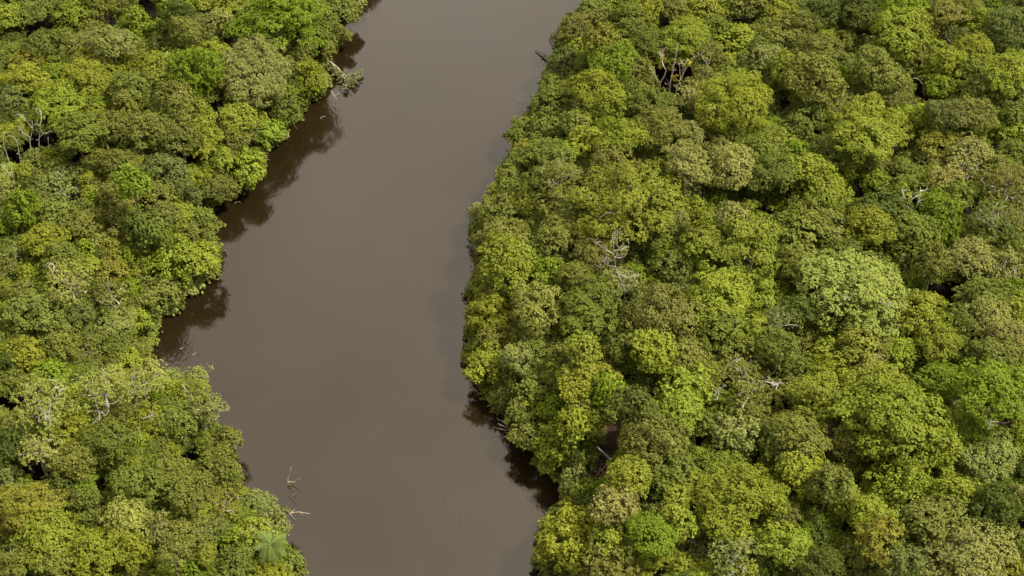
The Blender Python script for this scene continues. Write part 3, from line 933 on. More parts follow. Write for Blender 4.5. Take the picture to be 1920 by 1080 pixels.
# ---------------------------------------------------------------- trees that can be told apart at once: (short name, full label)
MARK = {
 (508, 45): ('the huge vivid green crown', 'huge vivid green lumpy tree behind the upper bend of the bank'),
 (474, 132): ('the khaki dome', 'wide khaki domed tree standing just in front of the huge vivid green crown'),
 (575, 148): ('the drooping riverside tree', 'yellow green drooping tree hanging over the water beside the fallen tree'),
 (175, 150): ('the broad lumpy inland crown', 'broad lumpy yellow green tree standing behind the white forked bare trunks'),
 (56, 112): ('the rust topped crown', 'rust topped lumpy tree inland of the broad lumpy yellow green tree'),
 (300, 128): ('the pale gold crown', 'pale gold feathery tree on forked white stems, inland of the khaki dome'),
 (312, 330): ('the dark blue-grey dome', 'dark blue-grey smooth domed tree among brighter trees on the left bank'),
 (392, 334): ('the bright yellow ball', 'small bright yellow green round tree near the water, beside the dark blue-grey dome'),
 (124, 342): ('the wide sage crown', 'very wide sage feathery tree in front of the white forked bare trunks'),
 (40, 394): ('the vivid green column', 'narrow vivid green tree at the foot of the wide sage crown'),
 (132, 534): ('the wispy khaki crown', 'wispy khaki tree with bare twigs showing, inland of the broad leafy point'),
 (345, 490): ('the broad leafy point tree', 'broad lime large-leaved tree bulging over the water at the point'),
 (258, 604): ('the yellow cove tree', 'small yellow leafy tree at the cove above the pale white-limbed trees'),
 (74, 756): ('the white-limbed pale crown', 'pale feathery tree with thick white limbs, farthest from the water of three'),
 (195, 736): ('the pale wispy crown', 'pale wispy tree with white limbs, middle one of three below the cove'),
 (265, 724): ('the crooked-limbed crown', 'yellow green feathery tree with crooked white limbs beside the water below the cove'),
 (130, 812): ('the bright domed crown', 'bright yellow green smooth domed tree at the foot of the white-limbed pale tree'),
 (397, 768): ('the tall white-trunked tree', 'flat-topped sage tree on a tall white trunk, leaning over the water'),
 (412, 952): ('the orange-tinted crown', 'orange-tinted yellowish tree inland of the driftwood branches'),
 (186, 1036): ('the broccoli-like yellow crown', 'bright yellow green tree with broccoli-like lobes near the bottom edge'),
 (236, 976): ('the bright lime crown', 'bright lime green lumpy tree just behind the broccoli-like yellow tree'),
 (55, 950): ('the rusty dome', 'broad rusty olive tree inland, below the dark gap in the canopy'),
 (636, 62): ('the small overhanging tree', 'small olive tree leaning out from the bank upstream of the fallen tree'),
 (614, 92): ('the squat bank tree', 'squat olive tree on the bank right behind the fallen tree'),
 (1376, 196): ('the big olive-yellow dome', 'big olive-yellow smooth dome in front of the lime leafy mushroom crown'),
 (1380, 84): ('the leafy mushroom crown', 'lime leafy mushroom-shaped tree on a dark trunk beside a dark gap'),
 (1463, 30): ('the drooping lime crown', 'drooping lime green tree at the top edge, inland of the leafy mushroom crown'),
 (1298, 312): ('the old-gold crown', 'old-gold lumpy tree, the one of two twins nearer the river'),
 (1367, 312): ('the old-gold twin', 'old-gold round lumpy tree, the one of two twins farther from the river'),
 (1180, 378): ('the broad lime crown', 'very broad lime tree of flat separate lobes near the right bank'),
 (1376, 456): ('the wide flat lime crown', 'wide flat lime tree in front of the old-gold twin trees'),
 (1010, 582): ('the pale gold ball', 'pale gold ball-shaped tree standing near the right bank'),
 (955, 496): ('the lime waterside crown', 'broad lime leafy tree at the water, behind the pale gold ball-shaped tree'),
 (922, 592): ('the yellow waterside crown', 'yellow green lumpy tree at the water beside the pale gold ball-shaped tree'),
 (1144, 612): ('the small lime pair', 'small lime lumpy tree on a pale stem, upper one of a pair'),
 (1095, 656): ('the lower lime tree', 'small lime leafy tree, lower one of a pair in front of pale stems'),
 (1394, 528): ('the golden patch', 'golden tinted tree set between two broad lime crowns'),
 (1618, 545): ('the giant pale lime tree', 'giant pale lime tree with separate lobes, brightest crown on the right bank'),
 (1562, 192): ('the pinkish flat tree', 'pinkish khaki flat tree on a thin white trunk beside a dark gap'),
 (1815, 294): ('the white-curled crown', 'sage feathery tree with curled white limbs showing'),
 (1756, 272): ('the rust-brown crown', 'rust-brown tinted tree riverward of the sage tree with curled white limbs'),
 (1850, 412): ('the wide olive wisp', 'wide olive feathery tree in front of the white-limbed trees near the right edge'),
 (1708, 474): ('the vine-hung tree', 'green tree hung with vines over grey stems, behind the giant pale lime tree'),
 (1840, 40): ('the bright yellow top', 'bright yellow lumpy tree near the upper right corner'),
 (1888, 56): ('the grey-green dome', 'grey-green smooth domed tree next to the bright yellow one, upper corner'),
 (1804, 746): ('the brown twiggy crown', 'brown-grey twiggy half-bare tree beside a big vivid green crown'),
 (1872, 752): ('the big vivid crown', 'big vivid green lumpy tree at the frame edge beside the brown twiggy tree'),
 (1765, 715): ('the dark smooth dome', 'dark green very smooth dome behind the huge lime mound'),
 (1684, 792): ('the huge lime mound', 'huge lime green leafy mound, the largest crown inland'),
 (1855, 856): ('the grey-sage crown', 'grey-sage smooth tree in front of the big vivid green edge tree'),
 (1866, 966): ('the dark pale-leaved tree', 'dark leafy tree speckled with pale leaves, in front of the grey-sage crown'),
 (1812, 1038): ('the khaki-yellow crown', 'broad khaki-yellow lumpy tree near the bottom corner'),
 (1076, 1012): ('the mottled point tree', 'broad mottled yellow and orange leafy tree on the point at the water'),
 (1052, 836): ('the lime bay tree', 'broad lime leafy tree over the small dark bay of the right bank'),
 (1390, 926): ('the golden-topped crown', 'golden-topped broad lumpy tree behind the bottom sage feathery trees'),
 (1304, 1032): ('the sage wisp', 'pale sage feathery tree with tangled grey limbs at the bottom edge'),
 (1300, 942): ('the bright lime crest', 'bright lime lumpy tree beside the golden-topped crown, riverward'),
 (1400, 714): ('the twiggy olive crown', 'very wide olive tree with a net of pale dead twigs'),
 (1532, 760): ('the glossy yellow dome', 'glossy yellow green large-leaved dome riverward of the huge lime mound'),
 (1646, 1014): ('the orange-streaked tree', 'orange-streaked tree below the dark gap, near the bottom edge'),
 (1165, 256): ('the flat olive crown', 'flat-topped yellow olive tree near the right bank, behind the broad lime tree'),
 (1230, 284): ('the forked lime tree', 'lime flat-topped tree on a pale forked trunk beside the old-gold crown'),
 (1010, 670): ('the mid bank crown', 'mid green leafy tree in front of the pale gold ball-shaped tree'),
 (1230, 698): ('the dark-trunked lime tree', 'lime leafy tree on a thick dark leaning trunk above the clearing'),
 (1462, 606): ('the small grey tree', 'small grey-green feathery tree with white limbs beside the broad lime crowns'),
 (1228, 490): ('the pale-stemmed tree', 'vivid feathery tree on a pale forked stem beside the half-bare pale tree'),
 (1645, 138): ('the olive gap tree', 'broad olive leafy tree beside the deepest dark gap'),
 (1590, 322): ('the round lime ball', 'small round lime tree behind the drooping lime slope'),
 (1546, 362): ('the drooping lime slope', 'wide drooping lime tree sloping towards the viewer inland of the dark gap'),
}
BASEPX = {(397, 768): (377, 848), (1562, 192): (1554, 262), (1228, 490): (1232, 546), (1380, 84): (1377, 144), (1230, 698): (1240, 760), (1144, 612): (1129, 666), (1230, 284): (1230, 334), (124, 342): (162, 404)}
EXTRA = {(1815, 294): [[(1814, 336), (1806, 328), (1803, 318), (1808, 306)], [(1814, 336), (1817, 320), (1812, 306)], [(1822, 332), (1832, 316), (1834, 302)]],
 (74, 756): [[(96, 796), (88, 780), (76, 766)], [(92, 786), (92, 772), (95, 758)], [(72, 790), (74, 780), (80, 774)]],
 (265, 724): [[(254, 764), (259, 736), (250, 722), (247, 708), (252, 702)], [(259, 734), (268, 722), (276, 716)]],
 (195, 736): [[(185, 800), (187, 775), (181, 762), (178, 745)], [(172, 796), (181, 788), (187, 774)], [(190, 772), (198, 780), (204, 770)], [(196, 757), (212, 757), (228, 748)]],
 (1462, 606): [[(1461, 626), (1460, 616), (1449, 613), (1440, 608)], [(1460, 616), (1465, 606)]],
 (1618, 545): [[(1655, 566), (1664, 570), (1673, 576)], [(1584, 560), (1600, 556)]],
 (283, 802): [[(252, 818), (262, 822), (266, 814), (258, 804)], [(268, 785), (278, 781), (286, 778)]],
 (1872, 752): [[(1856, 798), (1858, 790), (1872, 791), (1882, 794)]],
 (1400, 714): [[(1340, 740), (1350, 728), (1362, 722)], [(1385, 742), (1392, 732), (1402, 728)], [(1395, 708), (1400, 698), (1388, 694)], [(1450, 722), (1462, 718), (1470, 720)], [(1345, 750), (1347, 738), (1340, 732)]]}
NAMEC = {'q': 'pale lime', 'm': 'mid green', 'd': 'dark green', 'o': 'olive green', 'l': 'lime green', 'b': 'vivid green', 'y': 'yellow green', 'p': 'pale sage', 'g': 'grey green', 'k': 'khaki', 'r': 'rust tinted'}
NAMEK = {'D': 'smooth domed', 'C': 'lumpy', 'U': 'flat-topped', 'F': 'feathery', 'S': 'drooping', 'R': 'leafy'}
MAXOWN = 312
def seen_area(t):
    w = min(t['px'] + t['rx'], 1920) - max(t['px'] - t['rx'], 0); h = min(t['py'] + t['ry'], 1080) - max(t['py'] - t['ry'], 0)
    return max(w, 0) * max(h, 0)
for t in TREES:
    k = t['key']; t['mark'] = MARK.get(k)
    if k in BASEPX:
        b = BASEPX[k]; s = depth(t['P']) / FPX; hc = .8 + (b[1] - t['py']) * s / CP * .97
        t['P'] = at(t['px'], t['py'], hc); g = at(b[0], b[1], .8); t['base'] = np.array([g[0], g[1], .6]); t['pale'] = True
missing = [k for k in MARK if not any(t['key'] == k for t in TREES)]
if missing: print('MARK not found', missing)
order = sorted(TREES, key=lambda t: -(seen_area(t) + (1e9 if t['mark'] else 0)))
OWN, SMALL = order[:MAXOWN], order[MAXOWN:]
for t in SMALL:
    if t['d'] > 5: t['j'] = min(t['j'], 0) - 1.2; solve(t)
own_ids = {t['i'] for t in OWN}
marks = [t for t in OWN if t['mark']]
def look(t):
    size = 'small ' if t['rx'] < 25 else 'broad ' if t['rx'] >= 40 else ''
    return f"{size}{NAMEC[t['c']]} {NAMEK[t['k']]} tree"
def relation(t, m):
    dx, dy = t['px'] - m['px'], t['py'] - m['py']; river = 1 if m['px'] < 800 else -1
    if abs(dy) >= abs(dx): return 'behind' if dy < 0 else 'in front of'
    return 'on the river side of' if dx * river > 0 else 'inland of'
used = set()
def label_for(t):
    if t['mark']: return t['mark'][1]
    near = sorted((m for m in marks if (m['px'] < 800) == (t['px'] < 800)), key=lambda m: math.hypot(m['px'] - t['px'], m['py'] - t['py']))
    lk = look(t)
    for m in near[:9]:
        rel = relation(t, m); dist = math.hypot(m['px'] - t['px'], m['py'] - t['py'])
        rivals = [u for u in OWN if u is not t and not u['mark'] and look(u) == lk and relation(u, m) == rel and math.hypot(u['px'] - m['px'], u['py'] - m['py']) <= dist]
        if not rivals:
            lab = f"{lk} {'close ' if dist < (t['rx'] + m['rx']) * 1.05 and rel in ('behind',) else ''}{rel} {m['mark'][0]}"
            if lab not in used: used.add(lab); return lab
    m = near[0]; rel = relation(t, m)
    for nth in ('second', 'third', 'fourth', 'fifth', 'sixth', 'seventh'):
        lab = f"{nth} {lk} {rel} {m['mark'][0]}"
        if lab not in used: used.add(lab); return lab
    return lab
def jitter(c, r, s=.07):
    k = 1 + r.normal(0, s)
    return [max(.008, v * k * (1 + r.normal(0, .028))) for v in c]
for t in OWN:
    r = np.random.default_rng(500 + t['i']); rot = r.uniform(0, 6.283)
    o = thing('broadleaf_tree', label_for(t), 'tree', t['base'], 'rainforest trees along the river')
    cr = crown_for(t['k'], t['R'], t['i'])
    acc = {'r': .07, 'y': .008, 'k': .01}.get(t['c'], .004)
    if t['key'] == (1076, 1012): acc = .08
    tint = jitter(TINT[t['c']], r) + [acc]
    co = put_object('crown', cr['me'], o, t['P'] - t['base'], rot, (t['R'] * r.uniform(.90, 1.16 if t['d'] > 3 else 1.0), t['R'] * r.uniform(.88, 1.12 if t['d'] > 3 else 1.0), t['cz'] * r.uniform(.92, 1.12)), tint)
    co.rotation_euler.x = r.normal(0, .14); co.rotation_euler.y = r.normal(0, .14)
    pale = t.get('pale') or t['k'] == 'F' or t['c'] in 'pk'
    dark = t['key'] in ((1230, 698), (1380, 84))
    me = tree_trunk(t, cr, rot); k = t['key']
    put_object('trunk', me, o, color=list(BROWN if dark else PALE if pale else GREY if t['i'] % 3 else BROWN) + [1])
    if k in EXTRA:                          # limbs that show in front of the leaves
        for pl in EXTRA[k]:
            q = []
            for j, (x, y) in enumerate(pl):
                d = ray(x, y); tt = (depth(t['P']) - t['R'] * (.80 - .05 * j)) ; q.append(np.array([0, 0, CAMH]) + d * tt - t['base'])
            parts = [tube(q, np.linspace(.085, .035, len(q)), 6)]
            for _ in range(9):
                s = q[r.integers(0, len(q))]; dd = rnd_dirs(r, 1)[0] * [1, .6, .7] + [0, 0, .3]
                parts.append(tube(wobble(s, s + dd * r.uniform(.5, 1.3), 4, .16, r), np.linspace(.04, .018, 4), 4))
            V, Q = join(parts); put_object('limb', mesh_from('limb', V, Q, M_BARK, smooth=True), o, color=[.27, .24, .19, 1])

# ---------------------------------------------------------------- palms
def frond(L, r, n=40):
    parts = []; V = []; Q = []; t = np.linspace(0, 1, n)
    x = L * (t - .12 * t ** 3); z = L * (.42 * t - .78 * t * t); mid = np.column_stack([x, 0 * t, z])
    off = 0
    for s in (-1, 1):
        for k in range(2, n):
            w = L * .26 * math.sin(math.pi * min(1, .12 + .86 * t[k])) ** .7
            a = mid[k]; tip = a + np.array([w * .55, s * w, -w * .35 + r.normal(0, .03 * L)]); h = L * .011
            V += [a - [h, 0, 0], a + [h, 0, 0], tip + [h * .3, 0, 0], tip - [h * .3, 0, 0]]; Q.append([off, off + 1, off + 2, off + 3]); off += 4
    Vt, Qt = tube(mid, np.linspace(.05, .015, n), 4); Q = np.array(Q)
    V = np.vstack([np.array(V), Vt]); Q = np.vstack([Q, Qt + off])
    v = np.ones((len(V), 4)); v[:, 0] = r.uniform(.3, .8, len(V)); v[:, 1] = .3; v[:, 2] = 1
    return V, Q, v
FROND = [mesh_from('frond', *frond(1.0, np.random.default_rng(s))[:2], M_LEAF, frond(1.0, np.random.default_rng(s))[2]) for s in (1, 2, 3)]
def palm(px, py, rx, base, tint, label, droop=0.0, n=15, kind='palm_tree'):
    s = depth(at(px, py, 9)) / FPX; hc = .8 + (base[1] - py) * s / CP
    P = at(px, py, hc); g = at(base[0], base[1], .8); g[2] = .6; r = np.random.default_rng(int(px))
    o = thing(kind, label, 'palm', g)
    top = P - g; pts = wobble([0, 0, 0], top, 6, .015, r)
    V, Q = tube(pts, np.linspace(.19, .12, 6), 8); put_object('trunk', mesh_from('trunk', V, Q, M_BARK, smooth=True), o, color=[.34, .30, .24, 1])
    R = rx * s * 1.2
    for k in range(n):
        f = put_object('frond', FROND[k % 3], o, top, k * 2.39996 + r.normal(0, .1), (R, R, R), jitter(tint, r) + [0])
        f.rotation_euler.y = -(.55 - 1.15 * k / n) + droop
palm(507, 1022, 32, (505, 1102), (.115, .145, .034), 'green feather-leaved palm with a pale trunk at the water near the bottom edge')
palm(1336, 26, 24, (1336, 84), (.055, .080, .035), 'dark green palm behind the lime leafy mushroom-shaped tree')
palm(1513, 712, 25, (1513, 765), (.085, .115, .065), 'grey-blue fan of palm fronds behind the glossy yellow green dome')
palm(1216, 724, 15, (1214, 762), (.26, .19, .11), 'dead palm with tan hanging fronds beside the dark leaning trunk', droop=.75, n=12, kind='dead_palm')

# ---------------------------------------------------------------- bare trees, fallen wood: limbs traced as real tubes standing at their own distance
def standing(name, label, cat, lines, z0, r0, color, seed, twigs=0, down=True, group=None):
    r = np.random.default_rng(seed); b = at(*lines[0][0], z0); gz = float(ground_z(shore(b[:2]))[0])
    if not down: gz = z0
    root = np.array([b[0], b[1], gz]); o = thing(name, label, cat, root, group)
    for j, pl in enumerate(lines):
        q = []; yo = b[1] + (0 if j == 0 else r.normal(0, .25))
        for k, (x, y) in enumerate(pl):
            d = ray(x, y); q.append(np.array([0, 0, CAMH]) + d * ((yo + r.normal(0, .12) * k) / d[1]) - root)
        if j == 0 and down: q = [np.array([q[0][0], q[0][1], 0.0 - .1])] + q
        ra = r0 * (.62 if j == 0 else .40); parts = [tube(q, np.linspace(ra, ra * .45, len(q)), 7)]
        for _ in range(twigs * 2 + 1 if down else 0):
            s = q[r.integers(1, len(q))]; dd = rnd_dirs(r, 1)[0] * [1, .7, .6] + [0, 0, .5]
            parts.append(tube(wobble(s, s + dd * r.uniform(.6, 1.6), 4, .12, r), np.linspace(ra * .35, .025, 4), 4))
        V, Q = join(parts); put_object('trunk' if j == 0 else 'branch', mesh_from('branch', V, Q, M_BARK, smooth=True), o, color=list(color) + [1])
    return o
WHITE = (.40, .37, .31); TAN = (.36, .28, .20); PINK = (.43, .33, .26)
G = 'bare trees standing in the canopy'
standing('bare_tree', 'bare white forked tree with spreading limbs behind the wide sage crown', 'bare tree', [[(58, 287), (56, 262), (61, 243), (60, 226)], [(61, 240), (70, 228), (76, 215), (74, 206)], [(60, 240), (50, 227), (43, 216)], [(56, 258), (46, 250), (34, 240), (32, 220)]], 11, .17, WHITE, 1, 2, group=G)
standing('bare_tree', 'slim white bare stem with one side limb, right next to the white forked tree', 'bare tree', [[(73, 287), (73, 262), (76, 240), (78, 214), (75, 206)], [(74, 258), (82, 250), (97, 246)]], 11, .14, WHITE, 2, 1, group=G)
standing('bare_tree', 'pale leaning bare trunk with low side limbs, nearest the frame edge', 'bare tree', [[(27, 345), (20, 312), (9, 278), (5, 258), (10, 248)], [(22, 328), (10, 318), (1, 311)], [(24, 333), (15, 326), (8, 325)]], 11, .16, (.38, .33, .26), 3, 2, group=G)
standing('bare_tree', 'pale bare pole between the leaning trunk and the white forked tree', 'bare tree', [[(40, 309), (36, 290), (33, 270), (27, 256)]], 11, .13, (.36, .32, .26), 4, 2, group=G)
standing('bare_tree', 'short thin white pole just riverward of the white forked tree', 'bare tree', [[(95, 290), (91, 272), (90, 257)]], 11, .13, WHITE, 5, 1, group=G)
standing('bare_tree', 'pinkish bare tree forked low into two crooked limbs, in a dark gap', 'bare tree', [[(1238, 154), (1244, 146), (1249, 133), (1243, 121), (1240, 106), (1236, 98)], [(1238, 153), (1232, 152), (1227, 136), (1218, 126)], [(1241, 112), (1243, 95)]], 11, .26, PINK, 6, 1, group=G)
standing('bare_tree', 'straight grey bare trunk between the pinkish tree and the one with yellow epiphytes', 'bare tree', [[(1256, 158), (1262, 130), (1268, 100), (1271, 82)]], 11, .25, (.36, .31, .26), 7, 1, group=G)
bt = standing('bare_tree', 'pinkish branched bare tree carrying yellow epiphytes beside a dark gap', 'bare tree', [[(1268, 168), (1276, 148), (1284, 132), (1280, 120), (1275, 112)], [(1284, 132), (1292, 120), (1301, 106)], [(1275, 140), (1274, 120)]], 11, .2, PINK, 8, 2, group=G)
for (x, y) in ((1293, 117), (1265, 146)):    # bromeliads on its limbs
    r = np.random.default_rng(x); d = ray(x, y); q = np.array([0, 0, CAMH]) + d * ((bt.location.y - .4) / d[1]) - np.array(bt.location)
    V, Q = leaves(np.repeat(q[None], 16, 0), rnd_dirs(r, 16), .75, r, 1, .3); v = np.ones((len(V), 4)); v[:, 0] = .8
    put_object('epiphyte', mesh_from('epiphyte', V, Q, M_LEAF, v), bt, color=[.30, .26, .05, 0])
standing('bare_tree', 'half-bare pale tree with many bleached limbs between the broad lime crown and pale-stemmed tree', 'bare tree', [[(1168, 582), (1170, 560), (1172, 545), (1164, 525), (1155, 505), (1151, 480), (1150, 455), (1147, 440)], [(1151, 476), (1138, 470), (1128, 462), (1116, 454)], [(1152, 486), (1140, 492), (1124, 500)], [(1151, 470), (1165, 468), (1178, 462)], [(1150, 460), (1157, 448), (1158, 440)], [(1154, 500), (1140, 498), (1132, 492)], [(1160, 514), (1178, 520), (1192, 516)], [(1170, 556), (1176, 545), (1181, 528)], [(1152, 482), (1166, 484), (1174, 478)]], 11, .21, (.33, .28, .23), 9, 4, group=G)
standing('bare_tree', 'white crooked bare tree forking three ways with a few leaf tufts', 'bare tree', [[(1700, 420), (1700, 402), (1704, 391)], [(1711, 399), (1700, 388), (1690, 380)], [(1704, 391), (1696, 372), (1692, 358)], [(1711, 399), (1722, 380), (1725, 366), (1726, 352)], [(1722, 366), (1712, 372), (1706, 378)], [(1725, 358), (1734, 357)]], 10, .26, (.52, .48, .42), 10, 1, group=G)
standing('bare_tree', 'thin grey bare stem standing in the deepest dark gap', 'bare tree', [[(1730, 207), (1732, 180), (1730, 158), (1722, 148), (1713, 146)], [(1732, 178), (1743, 175)], [(1731, 160), (1740, 178), (1748, 202)]], 4, .14, (.33, .27, .22), 11, 2, group=G)
standing('bare_tree', 'small pinkish forked stem on the inland rim of the dark gap', 'bare tree', [[(1328, 146), (1326, 122), (1332, 113), (1333, 102)], [(1326, 122), (1319, 110), (1315, 102)]], 11, .17, PINK, 12, 1, group=G)
standing('dead_branch', 'tan splayed dead limb hanging behind the olive tree above the clearing', 'branch', [[(1240, 764), (1236, 778), (1225, 787), (1216, 787)], [(1216, 787), (1208, 790), (1202, 801)], [(1216, 787), (1213, 801)], [(1222, 787), (1228, 799)], [(1216, 787), (1215, 776)]], 8, .16, TAN, 13, 1)
standing('vine_stem', 'bundle of slanting grey stems under the vine-hung tree', 'vine', [[(1674, 534), (1685, 502), (1692, 478)], [(1680, 532), (1690, 505), (1699, 480)], [(1686, 530), (1694, 508), (1704, 484)], [(1698, 548), (1698, 510)]], 6, .16, (.27, .22, .18), 14, 1)
# on the water
standing('driftwood_branch', 'tan L-shaped branch sticking out of the water, uppermost of the driftwood', 'driftwood', [[(540, 909), (539, 900), (542, 888), (546, 876)], [(540, 903), (550, 904), (557, 900), (563, 896)], [(550, 904), (556, 909)]], -.1, .16, (.40, .30, .20), 20, 0, False)
standing('driftwood_branch', 'tiny bent twig in the water between the two larger driftwood branches', 'driftwood', [[(540, 934), (545, 927), (553, 925)], [(549, 927), (553, 933)]], -.1, .09, TAN, 21, 0, False)
def lying(name, label, cat, lines, z, r0, color, seed, twigs=0):
    r = np.random.default_rng(seed); b = at(*lines[0][0], z); o = thing(name, label, cat, b)
    for j, pl in enumerate(lines):
        q = [at(x, y, z + (.10 * k if j else 0) + r.normal(0, .05)) - b for k, (x, y) in enumerate(pl)]
        ra = r0 * (1.0 if j == 0 else .65); parts = [tube(q, np.linspace(ra, ra * .45, len(q)), 6)]
        for _ in range(twigs):
            s = q[r.integers(0, len(q))]; dd = rnd_dirs(r, 1)[0] * [1, 1, .5] + [0, 0, .25]
            parts.append(tube(wobble(s, s + dd * r.uniform(.5, 1.5), 4, .14, r), np.linspace(ra * .4, .03, 4), 4))
        V, Q = join(parts); put_object('stem' if j == 0 else 'branch', mesh_from('branch', V, Q, M_BARK, smooth=True), o, color=list(color) + [1])
    return o
lying('driftwood_branch', 'tan forked branch lying on the water, lowest of the driftwood', 'driftwood', [[(543, 964), (549, 961), (562, 960), (580, 963)], [(544, 963), (553, 955)], [(543, 963), (548, 969), (553, 975)], [(562, 960), (569, 967)]], .05, .085, (.34, .26, .19), 22)
lying('driftwood_branch', 'faint grey twig just breaking the water below the tan forked branch', 'driftwood', [[(541, 993), (542, 982)], [(547, 991), (549, 983)]], .03, .07, (.26, .21, .17), 23)
lying('driftwood_branch', 'short pale floating stick off the dark leafy bank', 'driftwood', [[(440, 381), (445, 378), (451, 379)]], .06, .09, (.34, .28, .21), 24)
lying('driftwood_branch', 'grey curled twig in the water below the fallen tree', 'driftwood', [[(622, 170), (626, 180), (632, 186)], [(626, 180), (637, 174)]], .05, .09, (.34, .28, .23), 25)
lying('driftwood_branch', 'small grey snag in the water, farther below the fallen tree than the curled twig', 'driftwood', [[(602, 223), (603, 211)], [(603, 219), (611, 218)]], .05, .08, (.34, .28, .23), 26)
lying('driftwood_branch', 'pale floating sliver in the cove', 'driftwood', [[(337, 655), (344, 651)]], .04, .07, (.28, .23, .19), 27)
lying('driftwood_branch', 'thin floating sliver just outside the cove, beyond the pale one', 'driftwood', [[(361, 666), (369, 660)]], .04, .06, (.24, .20, .16), 28)
lying('fallen_log', 'dark log poking out of the right bank into the river', 'log', [[(1034, 114), (1020, 104), (1004, 91)], [(1024, 106), (1014, 104)]], .5, .28, (.19, .15, .12), 29, 1)
lying('fallen_log', 'pale slim log at the dark bay of the right bank', 'log', [[(938, 736), (924, 742), (913, 748)]], .6, .14, (.42, .35, .27), 30, 1)
lying('fallen_log', 'thin grey log low over the water below the pale slim log', 'log', [[(940, 756), (926, 757), (914, 762)]], .4, .12, (.34, .28, .22), 31, 1)
lying('brushwood', 'tangle of tan dead twigs overhanging the dark bay', 'brushwood', [[(976, 812), (958, 806), (934, 794)], [(972, 806), (952, 798), (940, 788)], [(974, 812), (956, 816), (944, 820)], [(970, 816), (960, 822), (950, 824)], [(960, 806), (946, 806), (932, 803)], [(968, 800), (955, 790), (950, 782)]], .9, .13, (.46, .36, .28), 32, 4)
lying('fallen_log', 'white fallen log slanting across the brown clearing', 'log', [[(1146, 863), (1122, 841), (1108, 830), (1098, 825)], [(1122, 841), (1117, 828)]], 1.7, .24, (.62, .56, .48), 33, 1)
lying('dead_branch', 'heap of reddish tan dead branches on the clearing by the bay', 'branch', [[(1116, 893), (1128, 881), (1139, 871)], [(1121, 899), (1132, 885)], [(1113, 881), (1126, 891)], [(1124, 878), (1136, 888)]], 1.4, .17, (.46, .28, .18), 34, 3)
lying('dead_branch', 'upright tan splintered branch inland of the white fallen log', 'branch', [[(1164, 852), (1172, 836), (1179, 821)], [(1168, 846), (1177, 838)]], 2.4, .16, TAN, 35, 2)
ft = lying('fallen_tree', 'half-sunken fallen tree with leafy twigs reaching out from the left bank', 'fallen tree', [[(604, 108), (622, 118), (634, 128), (642, 138), (647, 150), (650, 163)], [(640, 136), (654, 146), (668, 138)], [(624, 120), (632, 136), (636, 148)]], .7, .2, (.38, .30, .23), 36, 3)
r = np.random.default_rng(4); Cs = []
for (x, y, q) in ((630, 133, .9), (637, 142, 1.0), (655, 152, 1.2), (664, 143, 1.0), (648, 164, .6), (673, 136, .6), (622, 126, .6)):
    Cs.append(at(x, y, 1.0) - np.array(ft.location) + r.normal(0, 1, (int(34 * q), 3)) * [.6 * q, .6 * q, .3 * q])
Cs = np.vstack(Cs); V, Q = leaves(Cs, np.tile([0, 0, 1.], (len(Cs), 1)), .42, r, 4, .16)
v = np.ones((len(V), 4)); v[:, 0] = np.repeat(r.uniform(size=len(Q)), 4); v[:, 1] = np.repeat(r.uniform(size=len(Q)), 4)
put_object('leaves', mesh_from('leaves', V, Q, M_LEAF, v), ft, color=[.11, .12, .04, 0])

# ---------------------------------------------------------------- everything too small or too many to count: small trees, undergrowth, the forest outside the frame
class Mass:
    def __init__(s): s.V, s.Q, s.var, s.tint, s.n = [], [], [], [], 0
    def add(s, V, Q, var, tint):
        s.V.append(V.astype(np.float32)); s.Q.append((Q + s.n).astype(np.int32)); s.var.append(var.astype(np.float32)); s.tint.append(np.tile(np.asarray(tint, np.float32), (len(V), 1))); s.n += len(V)
    def build(s, name, label):
        o = put_object(name, mesh_from(name, np.vstack(s.V), np.vstack(s.Q), M_MASS, np.vstack(s.var), np.vstack(s.tint)))
        o['kind'] = 'stuff'; o['label'] = label; return o
def thin(cr, f, seed):                      # a lighter copy with a share f of the leaves, each a little larger
    n = len(cr['Q']); k = np.random.default_rng(seed).permutation(n)[:int(n * f)]
    V = cr['V'].reshape(n, 4, 3)[k]; c = V.mean(1, keepdims=True); V = c + (V - c) * f ** -.3
    return dict(V=V.reshape(-1, 3).astype(np.float32), Q=np.arange(len(k) * 4).reshape(-1, 4), var=cr['var'].reshape(n, 4, 4)[k].reshape(-1, 4).astype(np.float32))
def put(mass, cr, P, R, c, rot, tint):
    ca, sa = math.cos(rot), math.sin(rot); X = cr['V'] * [R, R, c]
    X = np.column_stack([X[:, 0] * ca - X[:, 1] * sa, X[:, 0] * sa + X[:, 1] * ca, X[:, 2]]) + P
    mass.add(X, cr['Q'], cr['var'], tint)
small = Mass()
for t in SMALL:
    r = np.random.default_rng(500 + t['i']); put(small, crown_for(t['k'], min(t['R'], 3.4), t['i']), t['P'], t['R'], t['cz'], r.uniform(0, 6.28), jitter(TINT[t['c']], r) + [.06 if t['c'] == 'r' else .005])
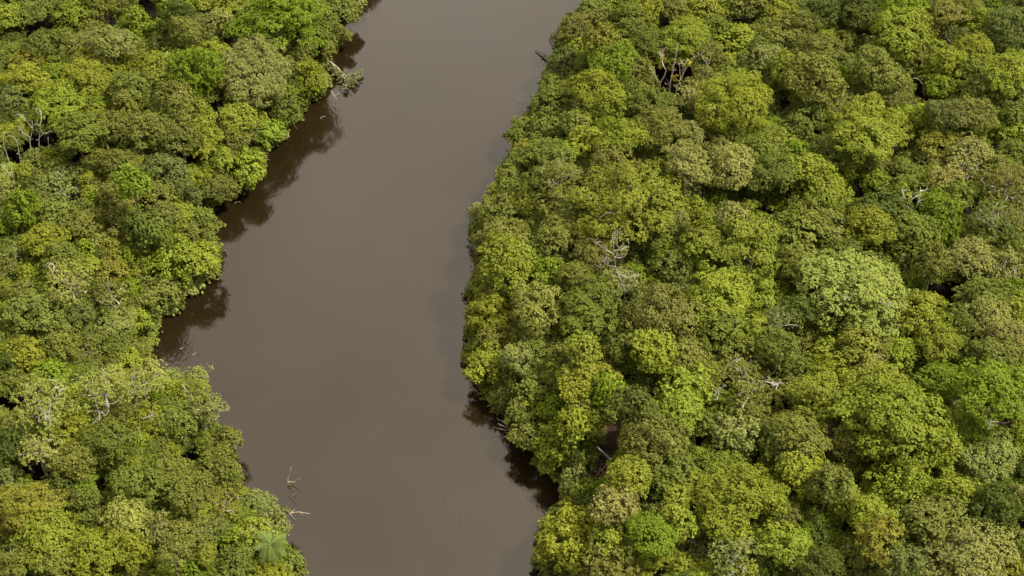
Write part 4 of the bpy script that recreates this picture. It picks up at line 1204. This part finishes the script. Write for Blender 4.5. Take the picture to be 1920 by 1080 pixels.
# where the canopy has no traced crown and no dark gap, smaller trees stand between
TX = np.array([(t['px'], t['py'], t['rx'], t['ry']) for t in TREES])
r = np.random.default_rng(9); extra = []
for y in range(-10, 1110, 13):
    for x in range(-10, 1940, 13):
        if shore(at(x, y + 30, 1.0)[:2])[0] < 1.5: continue
        if np.min(np.hypot(GAPS[:, 0] - x, (GAPS[:, 1] - y))) < 27: continue
        if np.any(((TX[:, 0] - x) / (TX[:, 2] * .92)) ** 2 + ((TX[:, 1] - y) / (TX[:, 3] * .92)) ** 2 < 1): continue
        q = r.uniform(17, 24); TX = np.vstack([TX, [x, y, q, q * .9]])
        extra.append(dict(px=x, py=y, rx=q, ry=q * .9, c='mmoolbdy'[r.integers(8)], k='CRDF'[r.integers(4)], j=-3.4, i=3000 + len(extra)))
for t in extra:
    solve(t); put(small, crown_for(t['k'], min(t['R'], 2.6), t['i']), t['P'], t['R'], t['cz'], r.uniform(0, 6.28), jitter(TINT[t['c']], r) + [.005])
small.build('small_trees', 'small trees filling the canopy between the larger crowns')
print('own', len(OWN), 'small', len(SMALL), 'filler', len(extra))
# undergrowth: low shrubs on the forest floor and a skirt of bushes along the waterline
under = Mass(); SHRUB = [crown('R', 1.3, 70 + k) for k in range(4)]; SHRUB = [thin(dict(V=s[0], Q=s[1], var=s[2]), .5, 1) for s in SHRUB]
gw = np.array([at(*g, 1.0)[:2] for g in GAPS]); pts = []
r = np.random.default_rng(31)
for x in np.arange(-128, 128, 3.3):
    for y in np.arange(126, 318, 3.3): pts.append((x + r.uniform(-1.4, 1.4), y + r.uniform(-1.4, 1.4)))
pts = np.array(pts); d = shore(pts); pj = proj(np.column_stack([pts, np.full(len(pts), 1.)]))
ok = (d > .3) & (pj[:, 0] > -120) & (pj[:, 0] < 2040) & (pj[:, 1] > -80) & (pj[:, 1] < 1200) & (np.hypot(pts[:, None, 0] - gw[None, :, 0], pts[:, None, 1] - gw[None, :, 1]).min(1) > 4.0)
for (x, y), dd in zip(pts[ok], d[ok]):
    q = r.uniform(1.0, 2.1); put(under, SHRUB[r.integers(4)], np.array([x, y, .6 + q * .45]), q, q * r.uniform(.7, 1.2), r.uniform(0, 6.28), jitter(TINT['mdom'[r.integers(4)]], r, .15) + [.02])
for line in (LLINE, RLINE):
    for a, b in zip(line[:-1], line[1:]):
        if np.linalg.norm(b - a) > 30: continue
        for k in range(2):
            p = a + (b - a) * r.uniform() + r.normal(0, .35, 2); q = r.uniform(.7, 1.7)
            put(under, SHRUB[r.integers(4)], np.array([p[0], p[1], .35 + q * .3]), q, q * r.uniform(.7, 1.1), r.uniform(0, 6.28), jitter(TINT['mmodopl'[r.integers(7)]], r, .15) + [.03])
tw = []
for line in (LLINE, RLINE):                # roots and dead twigs where the bank is cut by the water
    for a, b in zip(line[:-1], line[1:]):
        if np.linalg.norm(b - a) > 30 or r.uniform() < .35: continue
        p = a + (b - a) * r.uniform(); nrm = np.array([-(b - a)[1], (b - a)[0]]); nrm /= np.linalg.norm(nrm) + 1e-6
        if shore(p + nrm)[0] > shore(p - nrm)[0]: nrm = -nrm
        for _ in range(r.integers(2, 5)):
            s = np.array([*(p - nrm * .8 + r.normal(0, .3, 2)), r.uniform(.5, 1.6)]); e = np.array([*(p + nrm * r.uniform(.3, 1.9) + r.normal(0, .7, 2)), r.uniform(-.2, 1.2)])
            tw.append(tube(wobble(s, e, 5, .10, r), np.linspace(.055, .02, 5), 4))
V, Q = join(tw); o = put_object('roots', mesh_from('roots', V, Q, M_BARK, smooth=True), color=[.20, .15, .11, 1]); o['kind'] = 'stuff'; o['label'] = 'exposed roots and dead twigs along the waterline'
under.build('undergrowth', 'low leafy undergrowth on the forest floor and along the waterline')
# the same forest goes on outside the frame
beyond = Mass(); FAR = []; THIN = {}
for x in np.arange(-164, 165, 7.0):
    for y in np.arange(84, 359, 7.0): FAR.append((x + r.uniform(-2, 2), y + r.uniform(-2, 2)))
FAR = np.array(FAR); d = shore(FAR); pj = proj(np.column_stack([FAR, np.full(len(FAR), 9.)]))
nb = 0
for (x, y), dd, (px, py) in zip(FAR, d, pj):
    if dd < 2 or px < -520 or px > 2440 or py < -330 or py > 1900: continue
    R = r.uniform(3.4, 5.4); m = R * 11
    if -m * .75 < px < 1920 + m * .75 and -m * .75 < py < 1080 + m * 1.05: continue
    k = 'CDFCR'[r.integers(5)]; c = 'moomlydk'[r.integers(8)]
    v = int(x * 7) % 3
    if (k, v) not in THIN: THIN[k, v] = thin(crown_for(k, 3.4, v), .24, v)
    put(beyond, THIN[k, v], np.array([x, y, min(2.5 + dd * .5, 9.5) + r.normal(0, 1)]), R, R * r.uniform(.7, 1.0), r.uniform(0, 6.28), jitter(TINT[c], r) + [.02]); nb += 1
beyond.build('surrounding_forest', 'continuation of the rainforest canopy around the river scene')
print('beyond', nb, 'verts', small.n, under.n, beyond.n, 'crown kinds', len(CROWNS))
